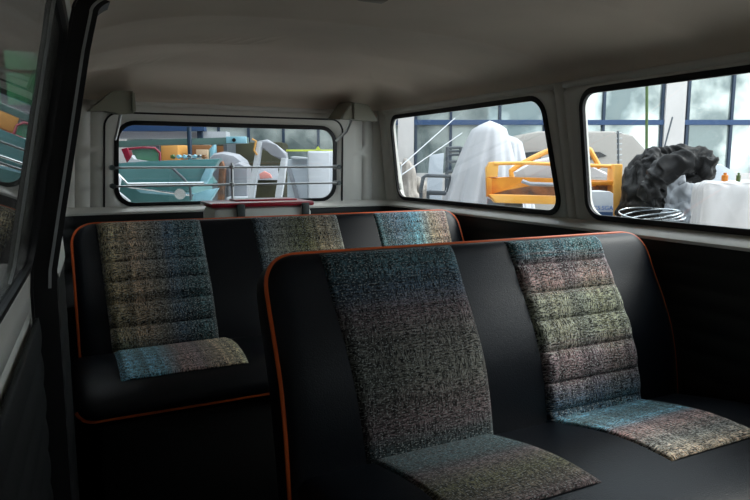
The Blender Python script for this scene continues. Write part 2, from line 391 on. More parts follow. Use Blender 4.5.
# refine along the centreline is carried by plan spacing (6 cm); use finer interpolation
def densify(row, f=4):
    out = []
    for i in range(len(row)-1):
        for j in range(f): out.append(row[i].lerp(row[i+1], j/f))
    out.append(row[-1]); return out
PLd = densify(PL, 8); rows = []
for k in range(NR+1):
    a = PI/2*k/NR; c = max(0, math.cos(a))**.72; s = math.sin(a); row = []
    if k == NR: c = 0.0
    for q in PLd:
        cy = min(q.y, 1.75); p = Vector((q.x*c, cy+(q.y-cy)*c, ZT+.125*s))
        for yb, w_ in ((.55, .02), (1.12, .02), (1.62, .018), (2.02, .018), (2.45, .016)):
            e_ = p.y-yb; p.z -= .016*math.exp(-(abs(e_)/(.12 if e_ > 0 else .035)))*min(1, s*1.8)
        row.append(p)
    rows.append(row)
bm = bmesh.new(); grid(bm, rows); bmesh.ops.remove_doubles(bm, verts=bm.verts, dist=2e-4)
o = obj('ceiling', bm, 'head', angle=80); tag(o, kind='structure'); outward(o, CEN); solid(o, .03, 1)
# headliner carried down over the upper sides (thin lining, stops just over the windows)
def strip(name, fn, u0, u1, z0, z1, off, m, ribs=0, nu=40, nv=8, th=.006, kind='structure'):
    bm = bmesh.new()
    nv = max(nv, ribs*8) if ribs else nv
    P = []
    for j in range(nv+1):
        z = z0+(z1-z0)*j/nv; rb = .003*abs(math.sin(PI*ribs*j/nv)) if ribs else 0
        P.append([fn(u0+(u1-u0)*i/nu, z, off+rb) for i in range(nu+1)])
    grid(bm, P); o = obj(name, bm, m, angle=60); outward(o, CEN); solid(o, th, 1)
    if kind: tag(o, kind=kind)
    return o
def joined(fnlist, z0, z1, off, m, name, ribs=0, nv=8, th=.006):
    """continuous lining over several wall functions: (fn,u0,u1,n)"""
    bm = bmesh.new(); P = []; nv = max(nv, ribs*8) if ribs else nv
    for j in range(nv+1):
        z = z0+(z1-z0)*j/nv; rb = .0035*abs(math.sin(PI*ribs*j/nv)) if ribs else 0
        row = []
        for (fn, a, b, n) in fnlist:
            for i in range(n+1): row.append(fn(a+(b-a)*i/n, z, off+rb))
        P.append(row)
    grid(bm, P); bmesh.ops.remove_doubles(bm, verts=bm.verts, dist=1e-4)
    o = obj(name, bm, m, angle=60); outward(o, CEN); solid(o, th, 1); return tag(o, kind='structure')
joined([(f_right, YF, YR-RC, 50), (f_cr, 0, 1, 8), (f_rear, HW-RC, -HW+RC, 20), (f_cl, 1, 0, 8), (f_left, YR-RC, DE+.02, 20)], .01, .836, .036, 'black_trim', 'trim_2', ribs=14)
strip('trim_3', f_left, .40, DE-.03, .06, .785, .012, 'black_trim', ribs=12)
def ledge(fl, name):
    bm = bmesh.new(); P = []
    for (z, off) in ((.865, .001), (.862, .010), (.848, .036), (.842, .042), (.834, .042), (.828, .015)):
        P.append([fn(a+(b-a)*i/n, z, off) for (fn, a, b, n) in fl for i in range(n+1)])
    grid(bm, P); bmesh.ops.remove_doubles(bm, verts=bm.verts, dist=1e-4); o = obj(name, bm, 'paint'); outward(o, CEN); o.data.flip_normals(); tag(o, kind='structure')
ledge([(f_right, YF, YR-RC, 50), (f_cr, 0, 1, 8), (f_rear, HW-RC, -HW+RC, 20), (f_cl, 1, 0, 8), (f_left, YR-RC, DE+.08, 20)], 'trim_1')
# bright sill strip at the belt of the door and black jamb with its light edge line
def jpath(off):
    out = []
    for j in range(41):
        z = .03+(ZT-.03)*j/40; p = f_left(DE, z, off); out.append((p.x, p.z))
    q = f_left(DE, ZT)
    for k in range(1, 6):
        a = PI/2*k/26; c = math.cos(a)**.72; out.append((q.x*c+off*math.cos(a*1.1), ZT+.125*math.sin(a)-off*math.sin(a*1.1)))
    return out
def jamb(name, y0, y1, o0, o1, z0, z1, m, zmid=None, yd=0):
    bm = bmesh.new(); A = [q for q in jpath(o0) if q[1] > z0-.035]; B = [q for q in jpath(o1) if q[1] > z0-.035]; A = A[-min(len(A), len(B)):]; B = B[-len(A):]
    v = grid(bm, [[Vector((a[0], y0, a[1])), Vector((b[0], y0, b[1])), Vector((b[0], y1, b[1])), Vector((a[0], y1, a[1]))] for a, b in zip(A, B)], close_u=True)
    bm.faces.new(v[0]); bm.faces.new(v[-1][::-1])
    return tag(obj(name, bm, m, angle=30), kind='structure')
jamb('trim_4', DE+.002, DE+.07, -.01, .042, .03, 1.36, 'rubber')
jamb('trim_5', DE-.003, DE+.002, .028, .033, .86, 1.34, 'steel')
jamb('trim_6', DE-.010, DE+.001, -.005, .004, .03, 1.34, 'rubber')
# hatch seam (dark rubber line round the tailgate) 
bm = bmesh.new(); P = rrect(-.585, .530, .70, 1.262, .06)
prof = [(-.004, .001), (-.003, .005), (.003, .005), (.004, .001)]
grid(bm, [[f_rear(p[0]+d[0]*a, p[1]+d[1]*a, b) for a, b in prof] for (p, d, c) in P+[P[0]]])
tag(obj('trim_7', bm, 'rubber'), kind='structure')
# engine deck behind the rear bench
bm = bmesh.new(); box(bm, (0, 2.56, .31), (1.54, .78, .60), bev=.02); tag(obj('trim_8', bm, 'black_trim'), kind='structure')

# ------------------------------------------------------------------ seats
def lerp_path(pts, n):
    L_ = [0]
    for a, b in zip(pts, pts[1:]): L_.append(L_[-1]+math.dist(a, b))
    # catmull-rom resample
    out = []
    for i in range(n+1):
        s = L_[-1]*i/n; k = max(j for j in range(len(L_)-1) if L_[j] <= s+1e-9); t = (s-L_[k])/(L_[k+1]-L_[k])
        P = [pts[max(k-1, 0)], pts[k], pts[k+1], pts[min(k+2, len(pts)-1)]]
        out.append(tuple(.5*((2*P[1][c])+(-P[0][c]+P[2][c])*t+(2*P[0][c]-5*P[1][c]+4*P[2][c]-P[3][c])*t*t+(-P[0][c]+3*P[1][c]-3*P[2][c]+P[3][c])*t**3) for c in (0, 1)))
    return out, L_[-1]
class Slab:
    """upholstered pad: a profile in (y,z) swept over x0..x1, front side domed, edge rolled; rel coordinates"""
    def __init__(s, x0, x1, pts, bulge, roll, rc0, rc1, side, thick):
        s.x0, s.x1, s.bulge, s.roll, s.rc0, s.rc1, s.thick = x0, x1, bulge, roll, rc0, rc1, thick
        s.pts, s.len = lerp_path(pts, 60); s.side = side
    def base(s, t):
        u = min(max(t/s.len, 0), 1)*60; i = min(int(u), 59); f = u-i
        a, b = s.pts[i], s.pts[i+1]; y, z = a[0]+(b[0]-a[0])*f, a[1]+(b[1]-a[1])*f
        i2 = min(i+1, 59); j2 = max(i-1, 0)
        d = Vector((0, s.pts[i2+1][0]-s.pts[j2][0], s.pts[i2+1][1]-s.pts[j2][1])).normalized()
        n = Vector((0, d.z, -d.y))*s.side
        return Vector((0, y, z)), n
    def ext(s, t):
        r0, r1 = s.rc0, s.rc1; a = 0
        if t > s.len-r1: q = t-(s.len-r1); a = r1-math.sqrt(max(0, r1*r1-q*q))
        if t < r0: q = r0-t; a = max(a, r0-math.sqrt(max(0, r0*r0-q*q)))
        return s.x0+a, s.x1-a
    def h(s, x, t):
        e0, e1 = s.ext(t); d = min(x-e0, e1-x, s.len-t, t); d = max(d, 0); ww = .045
        hh = -s.roll*(1-math.sqrt(max(0, 1-((ww-d)/ww)**2))) if d < ww else 0
        cx = (x-s.x0)/(s.x1-s.x0); ct = t/s.len
        return hh + s.bulge*(max(0, math.sin(PI*min(max(ct, 0), 1)))**.7)*(1-.25*(2*cx-1)**4)
    def P(s, x, t, off=0):
        b, n = s.base(t); return W(x, b.y, b.z)+n*(s.h(x, t)+off)
    def body(s, name, m, parent):
        bm = bmesh.new(); ts = []
        N = 44
        for j in range(N+1):
            a = j/N; ts.append(s.len*(.5-.5*math.cos(PI*a))*.55+s.len*a*.45)
        F = []; Bk = []; nx = 48
        for t in ts:
            e0, e1 = s.ext(t); b, n = s.base(t); rf = []; rb = []
            for i in range(nx+1):
                a = i/nx; a = (.5-.5*math.cos(PI*a))*.6+a*.4
                x = e0+(e1-e0)*a; rf.append(s.P(x, t)); rb.append(W(x, b.y, b.z)-n*s.thick)
            F.append(rf); Bk.append(rb)
        vf = grid(bm, F); vb = grid(bm, Bk)
        for i in range(N):
            for j in (0, nx): bm.faces.new((vf[i][j], vf[i+1][j], vb[i+1][j], vb[i][j]))
        for j in range(nx):
            for i in (0, N): bm.faces.new((vf[i][j], vf[i][j+1], vb[i][j+1], vb[i][j]))
        return obj(name, bm, m, parent, angle=50)
    def panel(s, name, m, parent, corners, chan=0, depth=.006, cdir='t', off=.004, label=None):
        """corners: xa0,xb0 at t0 ; xa1,xb1 at t1"""
        (xa0, xb0, t0), (xa1, xb1, t1) = corners; bm = bmesh.new(); uvm = bm.loops.layers.uv.new('UVMap'); uvs = bm.loops.layers.uv.new('Span')
        nx, ny = 24, 168; pts = {}; V = []
        for j in range(ny+1):
            b = j/ny; t = t0+(t1-t0)*b; row = []
            for i in range(nx+1):
                a = i/nx; x = (xa0+(xa1-xa0)*b)*(1-a)+(xb0+(xb1-xb0)*b)*a
                q = abs(math.sin(PI*chan*b)) if chan else 1
                ed = min(a, 1-a)*(abs(xb0-xa0)); et = min(1, ed/.022); et = et*(2-et)
                dd = depth*min(1, q*1.15)**.5*et if chan else .003*et
                ed2 = min(ed, min(b, 1-b)*abs(t1-t0)); dd -= .0045*max(0, 1-ed2/.006)
                vv = bm.verts.new(s.P(x, t, off+dd)); pts[vv] = (a, b, x, t); row.append(vv)
            V.append(row)
        for j in range(ny):
            for i in range(nx):
                f = bm.faces.new((V[j][i], V[j][i+1], V[j+1][i+1], V[j+1][i]))
                for l in f.loops:
                    a, b, x, t = pts[l.vert]; l[uvm].uv = (x, t); l[uvs].uv = (a, b)
        o = obj(name, bm, FAB[m], parent, angle=180)
        c = W((s.x0+s.x1)/2, 0, 0); b_, n_ = s.base((t0+t1)/2)
        if sum(p.normal.dot(n_) for p in o.data.polygons) < 0: o.data.flip_normals()
        md = o.modifiers.new('thickness', 'SOLIDIFY'); md.thickness = .008; md.offset = -1
        if label: o['label'] = label
        return o
    def pipe(s, parent, t_from=0., r=.0048, left_from=0.):
        pts = []
        ts = [t_from+(s.len-s.rc1-t_from)*i/30 for i in range(31)] + [s.len-s.rc1+s.rc1*math.sin(PI/2*i/10) for i in range(1, 11)]
        for t in ts:
            if t >= left_from: pts.append(s.P(s.ext(t)[0], t, .002))
        e0, e1 = s.ext(s.len)
        for i in range(1, 40): pts.append(s.P(e0+(e1-e0)*i/40, s.len, .002))
        for t in reversed(ts): pts.append(s.P(s.ext(t)[1], t, .002))
        bm = bmesh.new(); tube(bm, pts, r, 8); o = obj('piping', bm, 'piping', parent); o['label'] = 'orange edge piping'; return o

# --- front (middle-row) bench
root = empty('bench_seat', W(.94, .95, -1.05), 'nearer black leatherette bench with two tweed back panels and orange piping', 'bench seat')
fb = Slab(.38, 1.50, [(1.125, -.70), (1.145, -.60), (1.182, -.45), (1.245, -.30), (1.285, -.188)], .030, .022, .01, .085, 1, .085)
fb.side = -1
back = fb.body('backrest', 'vinyl', root)
fb.pipe(back)
Lb = fb.len
fb.panel('fabric_panel', 'front_left', back, ((.545, .865, .04), (.502, .842, Lb-.012)), chan=0, label='teal and olive tweed panel with shade painted in')
fb.panel('fabric_panel', 'front_right', back, ((1.022, 1.340, .04), (1.000, 1.310, Lb-.012)), chan=7, depth=.012, label='teal, mauve and green banded tweed panel, colour lifted as if lit')
# cushion: from the back of the seat to its front edge
fc = Slab(.392, 1.50, [(1.17, -.63), (1.06, -.612), (.90, -.59), (.74, -.592), (.655, -.615), (.630, -.655)], .020, .020, .05, .05, 1, .13)
fc.side = 1
cu = fc.body('seat_cushion', 'vinyl', root); fc.pipe(cu, left_from=.30)
fc.panel('fabric_panel', 'cush_fr', cu, ((1.03, 1.345, .03), (1.035, 1.315, .375)), label='teal to rose tweed panel')
fc.panel('fabric_panel', 'cush_fl', cu, ((.555, .86, .03), (.545, .855, .375)), label='teal to brown tweed panel with painted-in shade')
bm = bmesh.new(); c = W(.94, .92, 0); box(bm, (c.x, .93, .195), (1.06, .50, .385), bev=.02); obj('seat_base', bm, 'black_trim', root)
bm = bmesh.new()
tube(bm, [W(.42, 1.20, -.72), W(.42, 1.30, -.40), W(.42, 1.34, -.24)], .012); obj('back_bracket', bm, 'clip', root)
bm = bmesh.new()
tube(bm, [W(1.46, 1.20, -.72), W(1.46, 1.30, -.40), W(1.46, 1.34, -.24)], .012); obj('back_bracket', bm, 'clip', root)

# --- rear bench
root = empty('bench_seat', W(.77, 1.95, -1.05), 'farther full-width black bench with three tweed back panels, against the rear deck', 'bench seat')
rb = Slab(.038, 1.50, [(2.02, -.68), (2.06, -.60), (2.12, -.45), (2.19, -.31), (2.245, -.186)], .028, .022, .01, .085, 1, .09)
rb.side = -1
back = rb.body('backrest', 'vinyl', root); rb.pipe(back); Lr = rb.len
rb.panel('fabric_panel', 'rear_left', back, ((.130, .455, .05), (.112, .440, Lr-.012)), chan=7, depth=.028, label='straw to teal tweed panel with deep channels')
rb.panel('fabric_panel', 'rear_mid', back, ((.63, .96, .05), (.620, .950, Lr-.012)), chan=8, depth=.006, label='grey and olive tweed panel')
rb.panel('fabric_panel', 'rear_right', back, ((1.11, 1.40, .05), (1.105, 1.440, Lr-.012)), chan=0, label='teal to peach tweed panel')
rc = Slab(.012, 1.50, [(2.14, -.60), (2.02, -.58), (1.88, -.572), (1.76, -.580), (1.70, -.605), (1.680, -.64)], .018, .018, .05, .05, 1, .13)
rc.side = 1
cu = rc.body('seat_cushion', 'vinyl', root); rc.pipe(cu, left_from=rc.len-.035)
rc.panel('fabric_panel', 'cush_rl', cu, ((.130, .485, .10), (.125, .470, .385)), label='pale blue to rose tweed panel')
rc.panel('fabric_panel', 'rear_right', cu, ((1.05, 1.40, .10), (1.05, 1.40, .385)), label='teal to peach tweed panel')
bm = bmesh.new(); box(bm, (0, 1.93, .195), (1.42, .44, .385), bev=.02); obj('seat_base', bm, 'black_trim', root)

# ------------------------------------------------------------------ rail across the rear window
root = empty('luggage_rail', W(.72, 2.85, -.23), 'thin grey two-bar luggage rail across the inside of the rear window', 'rail')
for z in (-.016, -.093):
    bm = bmesh.new(); tube(bm, [W(.218, 2.872, z-.002), W(1.235, 2.872, z)], .0045); obj('bar', bm, 'steel', root)
bm = bmesh.new(); tube(bm, [W(.715, 2.866, .002), W(.712, 2.866, -.445)], .006); obj('post', bm, 'steel', root)
for x in (.218, 1.235):
    for z in (-.017, -.094):
        bm = bmesh.new(); tube(bm, [W(x, 2.862, z), W(x, 2.925, z)], .011, 10); obj('clamp', bm, 'clip', root)
for z in (-.016, -.093):
    bm = bmesh.new(); box(bm, W(.713, 2.868, z), (.02, .02, .018), bev=.004); obj('clamp', bm, 'steel', root)
# cool box on the deck
root = empty('cool_box', W(.75, 2.52, -.44), 'white cool box with red lid and two grey latches behind the rear bench', 'cool box')
bm = bmesh.new(); box(bm, W(.738, 2.56, -.298), (.408, .206, .262), bev=.03); obj('box_body', bm, 'white', root)
bm = bmesh.new(); box(bm, W(.738, 2.56, -.160), (.42, .215, .019), bev=.009); ld = obj('lid', bm, 'red', root)
bm = bmesh.new(); box(bm, W(.77, 2.58, -.148), (.26, .10, .010), bev=.004); obj('handle', bm, 'red', ld)
for x in (.64, .905):
    bm = bmesh.new(); box(bm, W(x, 2.447, -.188), (.032, .014, .062), bev=.005); obj('latch', bm, 'clip', root)
# hinge covers and gas struts either side of the hatch
for side in (-1, 1):
    nm = 'left' if side < 0 else 'right'
    root = empty('hinge_cover', W(.26 if side < 0 else 1.30, 2.84, .2),
                 'olive-grey wedge-shaped hinge cover at the %s upper corner of the rear window' % nm, 'hinge cover', )
    bm = bmesh.new()
    if side < 0: front = [(.130, .198), (.228, .282), (.305, .284), (.305, .196), (.240, .190), (.195, .206)]
    else: front = [(1.188, .200), (1.250, .280), (1.335, .272), (1.385, .196), (1.34, .198), (1.25, .202)]
    a = [bm.verts.new(W(x, 2.74, z)) for x, z in front]; b = [bm.verts.new(W(x, 2.90, z+.01)) for x, z in front]; n = len(a)
    bm.faces.new(a[::-1]); bm.faces.new(b)
    for i in range(n): bm.faces.new((a[i], a[(i+1) % n], b[(i+1) % n], b[i]))
    bmesh.ops.bevel(bm, geom=list(bm.edges), offset=.005, segments=2, affect='EDGES')
    obj('cover', bm, 'hinge', root, angle=30)
    bm = bmesh.new(); x = .300 if side < 0 else 1.258; z0 = .205 if side < 0 else .205
    box(bm, W(x, 2.733, z0+.035), (.012, .012, .075), bev=.003); obj('edge_strip', bm, 'hinge', root)
    bm = bmesh.new()
    if side < 0: tube(bm, [W(.252, 2.76, .195), W(.245, 2.84, .14), W(.238, 2.90, .10)], .006)
    else: tube(bm, [W(1.245, 2.74, .205), W(1.245, 2.80, .15), W(1.238, 2.90, .11)], .007)
    obj('strut', bm, 'steel', root)
# dome lamp
root = empty('dome_lamp', W(.655, 1.37, .372), 'small dark oval dome lamp at the top edge of the headliner', 'lamp')
bm = bmesh.new(); box(bm, W(.655, 1.325, .372), (.085, .05, .020), bev=.008); obj('lamp_base', bm, 'clip', root)
bm = bmesh.new(); box(bm, W(.655, 1.325, .362), (.065, .034, .012), bev=.005); obj('lamp_lens', bm, 'lamp', root)

# ================================================================== OUTSIDE
FH = Vector((math.sin(YAW), math.cos(YAW), 0)); RH = Vector((math.cos(YAW), -math.sin(YAW), 0)); UP = Vector((0, 0, 1))
FWD = Vector((FH.x*math.cos(PITCH), FH.y*math.cos(PITCH), -math.sin(PITCH))); CU = RH.cross(FWD)
RM = Matrix((RH, FH, UP)).transposed()                       # yard frame: right, away, up
GZ = -.45
def at(px, py, d):
    r = FWD + RH*((px-375)/FPX) - CU*((py-250)/FPX); return CAMP + r*(d/r.dot(FH))
def yard(px, d, z=GZ):
    p = at(px, 164, d); p.z = z; return p
def ybox(bm, px0, py0, px1, py1, d, th, bev=0):
    ref = min(max((py0+py1)/2, 120), 200); a = at(px0, ref, d); b = at(px1, ref, d); a.z = at(px0, py0, d).z; b.z = at(px1, py1, d).z; c = (a+b)/2+FH*th/2
    box(bm, c, (abs((b-a).dot(RH)), th, abs(b.z-a.z)), RM, bev)
def ypoly(bm, pts, d, th, bev=0): prism(bm, [at(x, y, d) for x, y in pts], FH*th, bev)
def part(name, m, parent, fn, **kw):
    bm = bmesh.new(); fn(bm); return obj(name, bm, m, parent, **kw)
bm = bmesh.new(); box(bm, (5, 10, GZ-.05), (70, 70, .1)); tag(obj('ground', bm, 'ground', smooth=False), kind='structure')

# glazed workshop
D = 12.0
root = empty('glazed_building', yard(520, D), 'glazed workshop front with blue frames and white columns across the yard', 'building')
part('back_wall', 'column', root, lambda b: (ybox(b, -420, 88, 1150, 250, D+.5, .3)))
for (x0, x1) in ((60, 124), (398, 414), (665, 685), (905, 925)):
    part('column', 'column', root, lambda b: ybox(b, x0, -60, x1, 244, D-.08, .5))
part('sill_wall', 'column', root, lambda b: ybox(b, -420, 173, 1150, 250, D+.02, .3))
part('beam', 'blue', root, lambda b: ybox(b, -420, 119.8, 1150, 124.8, D-.05, .12))
part('upper_beam', 'blue', root, lambda b: ybox(b, -420, 30, 1150, 36, D-.05, .12))
part('parapet', 'column', root, lambda b: ybox(b, -420, -60, 1150, 30, D, .3))
mul = [150, 184, 218, 248, 283, 318, 352, 385, 416, 451, 500, 545, 570, 604, 662.5, 688, 732, 776, 820, 860]
edges = [125]+mul+[902]
for x in mul:
    part('mullion', 'dblue', root, lambda b: ybox(b, x-1.3, 36, x+1.3, 173, D-.03, .08))
for i in range(len(edges)-1):
    a, b2 = edges[i], edges[i+1]
    if (a, b2) == (662.5, 688): continue
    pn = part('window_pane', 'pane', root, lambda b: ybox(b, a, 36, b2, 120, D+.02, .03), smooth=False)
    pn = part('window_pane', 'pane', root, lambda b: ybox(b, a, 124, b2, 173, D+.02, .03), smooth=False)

# board over the rear-window view
root = tag(part('fascia_board', 'blue', None, lambda b: ybox(b, 100, 123, 204, 131, 10.5, .15)), 'long blue fascia board above the teal car seen through the rear window', 'board')
bm = bmesh.new(); ybox(bm, 100, 131.5, 226, 138.5, 10.7, .3); tag(obj('counter_board', bm, 'pale'), 'white board just under the blue fascia board, top left of rear window', 'board')
for px in (103, 200):
    bm = bmesh.new(); a = at(px, 131, 10.6); box(bm, Vector((a.x, a.y, (a.z+GZ)/2)), (.08, .08, a.z-GZ), RM); tag(obj('support_post', bm, 'dblue'), 'slim dark post holding up the %s end of the blue fascia board' % ('left' if px < 150 else 'right'), 'post')

# green pole and black rod in front of the facade
p0 = at(646.5, 160, 10); p1 = at(647.5, -20, 10)
bm = bmesh.new(); tube(bm, [Vector((p0.x, p0.y, GZ)), p0, p1], .022, 10); tag(obj('green_pole', bm, 'green'), 'tall thin green pole before the glazed building', 'pole')
bm = bmesh.new(); tube(bm, [at(657, 175, 8), at(672.5, 117, 8)], .011, 6); a_ = at(657, 175, 8); tube(bm, [Vector((a_.x, a_.y, GZ)), a_], .012, 6)
tag(obj('black_rod', bm, 'dgrey'), 'thin black rod leaning before the white column', 'rod')
# ladder-like gauge post
root = empty('marker_post', yard(619, 6), 'thin grey rung post rising behind the orange frame', 'post')
a, b2 = at(619, 215, 6), at(618, 131, 6)
bm = bmesh.new(); tube(bm, [Vector((a.x, a.y, GZ)), a, b2], .010, 8); obj('pole', bm, 'dgrey', root)
for i in range(8):
    y = 133+i*5.5; bm = bmesh.new(); tube(bm, [at(616.2, y, 6), at(621.8, y, 6)], .008, 6); obj('rung', bm, 'steel', root)

# car behind the orange frame
def car_body(name, m, px0, px1, ytop, ymid, ybot, d, width, label, cat='car'):
    root = empty(name, yard((px0+px1)/2, d), label, cat)
    w_ = px1-px0
    prof = [(px0, ybot), (px0-2, ymid+6), (px0+.08*w_, ymid), (px0+.20*w_, ytop+3), (px0+.30*w_, ytop), (px0+.78*w_, ytop), (px0+.90*w_, ytop+4), (px1, ymid), (px1+2, ymid+8), (px1, ybot)]
    part('body', m, root, lambda b: ypoly(b, prof, d, width, .08))
    return root
r = car_body('parked_van', 'van', 492, 650, 131, 152, 236, 8.6, 1.7, 'beige-grey parked van between the orange frame and the glazed building', 'van')
part('side_window', 'dark', r, lambda b: ypoly(b, [(521, 153), (541, 151), (541, 160), (519, 161)], 8.58, .03))
part('side_window', 'dark', r, lambda b: ypoly(b, [(586, 152), (600, 152), (607, 156), (590, 160)], 8.58, .03))
for px in (520, 632):
    def wh(b, px=px):
        c = yard(px, 8.55, GZ+.30); tube(b, [c, c+FH*.2], .30, 20)
    part('wheel', 'rubber', r, wh)

# white-sheeted shape: draped cover with folds
def drape(name, m, apex_px, apex_py, d, rx0, ry0, rx1, ry1, seed, label, cat, pw=.9, lean=0, z0=GZ):
    top = at(apex_px, apex_py, d); H = top.z-z0; bm = bmesh.new(); rows = []
    n = 96; NV = 44
    for j in range(NV+1):
        v = j/NV; z = top.z-H*v; row = []
        fl = v**pw
        for i in range(n):
            a = 2*PI*i/n
            fold = 1+(.10*math.sin(a*9+seed)+.06*math.sin(a*17+seed*2+v*2)+.05*noise.noise(Vector((math.cos(a)*2, math.sin(a)*2, v*3+seed))))*min(1, v*2)
            rx = (rx0+(rx1-rx0)*fl)*fold; ry = (ry0+(ry1-ry0)*fl)*fold
            if v < .03: rx *= v/.03*.9+.02; ry *= v/.03*.9+.02
            row.append(top+RH*(rx*math.cos(a)+lean*v)+FH*(ry*math.sin(a))+UP*(-H*v))
        rows.append(row)
    v_ = grid(bm, rows, close_u=True); bm.faces.new(v_[0])
    return tag(obj(name, bm, m, angle=180), label, cat)
drape('dust_sheet', 'sheet', 490, 120.5, 6.5, .10, .2, .56, .6, 1.3, 'tall white sheet draped to a peak beside the orange frame', 'sheet', pw=.62, lean=-.13)
drape('dust_sheet', 'sheet', 508, 135, 7.6, .12, .25, .38, .5, 4.1, 'lower greyish white sheet hanging behind the tall peaked one', 'sheet', pw=.7, lean=.08)

# trolleys / chairs of dark tube and panel
root = empty('metal_rack', yard(452, 7.2), 'dark grey slatted metal rack left of the tall white sheet', 'rack')
for x in (446, 459): part('upright', 'dgrey', root, lambda b: tube(b, [Vector((at(x, 147, 7.2).x, at(x, 147, 7.2).y, GZ)), at(x+(1.5 if x < 450 else 2), 147, 7.2)], .022, 8))
for y in (148, 151.5, 155, 162, 172, 184, 196): part('bar', 'dgrey', root, lambda b: tube(b, [at(446, y, 7.2), at(461, y-.5, 7.2)], .016, 6))
root = empty('tube_trolley', yard(436, 6.6), 'low dark tube-framed trolley in front of the pale board', 'trolley')
part('handle', 'dgrey', root, lambda b: tube(b, [at(420.5, 192, 6.6), at(423, 178, 6.6), at(426, 175.5, 6.6), at(450, 176.5, 6.6), at(448, 192, 6.6)], .02, 8))
part('deck', 'dgrey', root, lambda b: tube(b, [at(428, 193, 6.6), at(452, 194, 6.6), at(452, 193, 7.1), at(428, 192, 7.1)], .02, 8, closed=True))
for px, d in ((421, 6.6), (449, 6.6), (450, 7.1), (428, 7.1)):
    part('leg', 'dgrey', root, lambda b: tube(b, [yard(px, d), at(px, 192.5, d)], .018, 8))
bm = bmesh.new(); ypoly(bm, [(430, 155), (444, 153), (441, 182), (427, 184), (425, 236), (440, 236)][0:2]+[(440, 236), (423, 236)], 7.5, .05, .01)
tag(obj('pale_board', bm, 'lgrey'), 'pale blue-grey board standing upright behind the tube trolley', 'board')
# clutter at left of the second window
def lump(name, m, px, py_top, px_w, d, dep, label, cat, seed, rough=.2, sub=5, kind=None, z0=GZ, ridge=0):
    top = at(px, py_top, d); bm = bmesh.new(); bmesh.ops.create_icosphere(bm, subdivisions=sub, radius=1)
    H = top.z-z0; wd = px_w/FPX*d/2
    for v in bm.verts:
        c = v.co.copy(); k = 1+rough*noise.noise(c*1.6+Vector((seed, 0, 0)))+rough*.5*noise.noise(c*4+Vector((0, seed, 0)))
        if ridge:
            k += ridge*(1-abs(noise.noise(c*3.1+Vector((seed, 2, 0))))*3.2)*.5+ridge*.5*(1-abs(noise.noise(c*7+Vector((3, seed, 1))))*3.2)*.5
        v.co = Vector((c.x*wd*k, c.y*dep/2*k, c.z*H/2*k))
    bmesh.ops.transform(bm, matrix=RM.to_4x4(), verts=bm.verts)
    zs = max(v.co.z for v in bm.verts); zm = min(v.co.z for v in bm.verts)
    for v in bm.verts: v.co.z = (v.co.z-zm)/(zs-zm)*H
    base = Vector((top.x, top.y, z0)); bmesh.ops.translate(bm, vec=base, verts=bm.verts)
    return tag(obj(name, bm, m, angle=180), label, cat, kind=kind)
lump('rubble_heap', 'rubble', 402, 158, 34, 8.5, 1.0, 'grey-brown heap of scrap by the white column', 'heap', 2.2, .35)
lump('rubble_heap', 'rubble', 424, 176, 30, 8.8, 1.0, 'low pale heap of scrap behind the tube trolley', 'heap', 6.2, .35)
for (a, b2, lb) in (((401, 166), (455, 118), 'upper'), ((400, 176), (462, 133), 'lower')):
    bm = bmesh.new(); tube(bm, [at(*a, 5.2), at(*b2, 6.6)], .0045, 6); g = at(*a, 5.2); tube(bm, [Vector((g.x, g.y, GZ)), g], .008, 6)
    tag(obj('pale_rod', bm, 'pale'), '%s of two thin pale slanting rods left of the peaked sheet' % lb, 'rod')

# orange vehicle frame: a stripped pick-up body on its sill
D2 = 5.0
root = empty('orange_body_frame', yard(550, D2), 'stripped orange vehicle body frame standing on the yard', 'vehicle frame')
part('front_panel', 'lorange', root, lambda b: ypoly(b, [(486.5, 168), (490, 162), (496, 161.5), (499, 165), (498, 177), (487, 178)], D2, .08, .015))
part('side_panel', 'orange', root, lambda b: ypoly(b, [(487, 178), (508, 177), (560, 178.5), (625, 181), (625, 186), (560, 187), (530, 186), (505, 189), (487, 197)], D2+.02, .06, .01))
part('inner_wall', 'rust', root, lambda b: ypoly(b, [(490, 186), (560, 184), (625, 186), (625, 200), (490, 198)], D2+.25, .05))
part('end_panel', 'orange', root, lambda b: ypoly(b, [(486.5, 178), (492, 178), (492, 199), (487, 196)], D2-.02, .06, .01))
part('rocker_sill', 'lorange', root, lambda b: ypoly(b, [(489, 194.5), (560, 196.5), (625, 199), (625, 206), (560, 204.5), (496, 203)], D2-.05, .14, .015))
part('top_rail', 'lorange', root, lambda b: tube(b, [at(494, 163.5, D2), at(530, 163, D2), at(560, 164.5, D2), at(622, 166.5, D2)], .014, 8))
part('windscreen_pillar', 'lorange', root, lambda b: tube(b, [at(512, 178, D2+.2), at(511, 171, D2+.2), at(520, 164.5, D2+.2), at(540, 154.5, D2+.2), at(560, 146, D2+.2), at(575, 142, D2+.2), at(590, 150, D2+.2), at(600, 168, D2+.2)], .022, 8))
part('inner_liner', 'wrap', root, lambda b: ypoly(b, [(516, 172), (535, 161), (560, 156), (588, 165), (606, 172), (612, 178), (514, 178)], D2+.6, .25, .02))
part('tube_rail', 'silver', root, lambda b: tube(b, [at(522, 181, D2-.06), at(530, 184, D2-.06), at(560, 185, D2-.06), at(588, 186, D2-.06)], .016, 8))
part('end_post', 'lorange', root, lambda b: ybox(b, 613.5, 164, 622, 216, D2-.08, .16, .012))
part('cross_bar', 'orange', root, lambda b: ybox(b, 560, 181, 614, 185.5, D2-.06, .06, .01))
part('hinge_block', 'rust', root, lambda b: ybox(b, 598, 184, 608, 192, D2-.02, .10, .01))
for px in (505, 600): part('trestle', 'dgrey', root, lambda b: (ybox(b, px, 204, px+18, 214, D2, .8), ybox(b, px+2, 214, px+6, 371, D2, .8), ybox(b, px+12, 214, px+16, 371, D2, .8)))
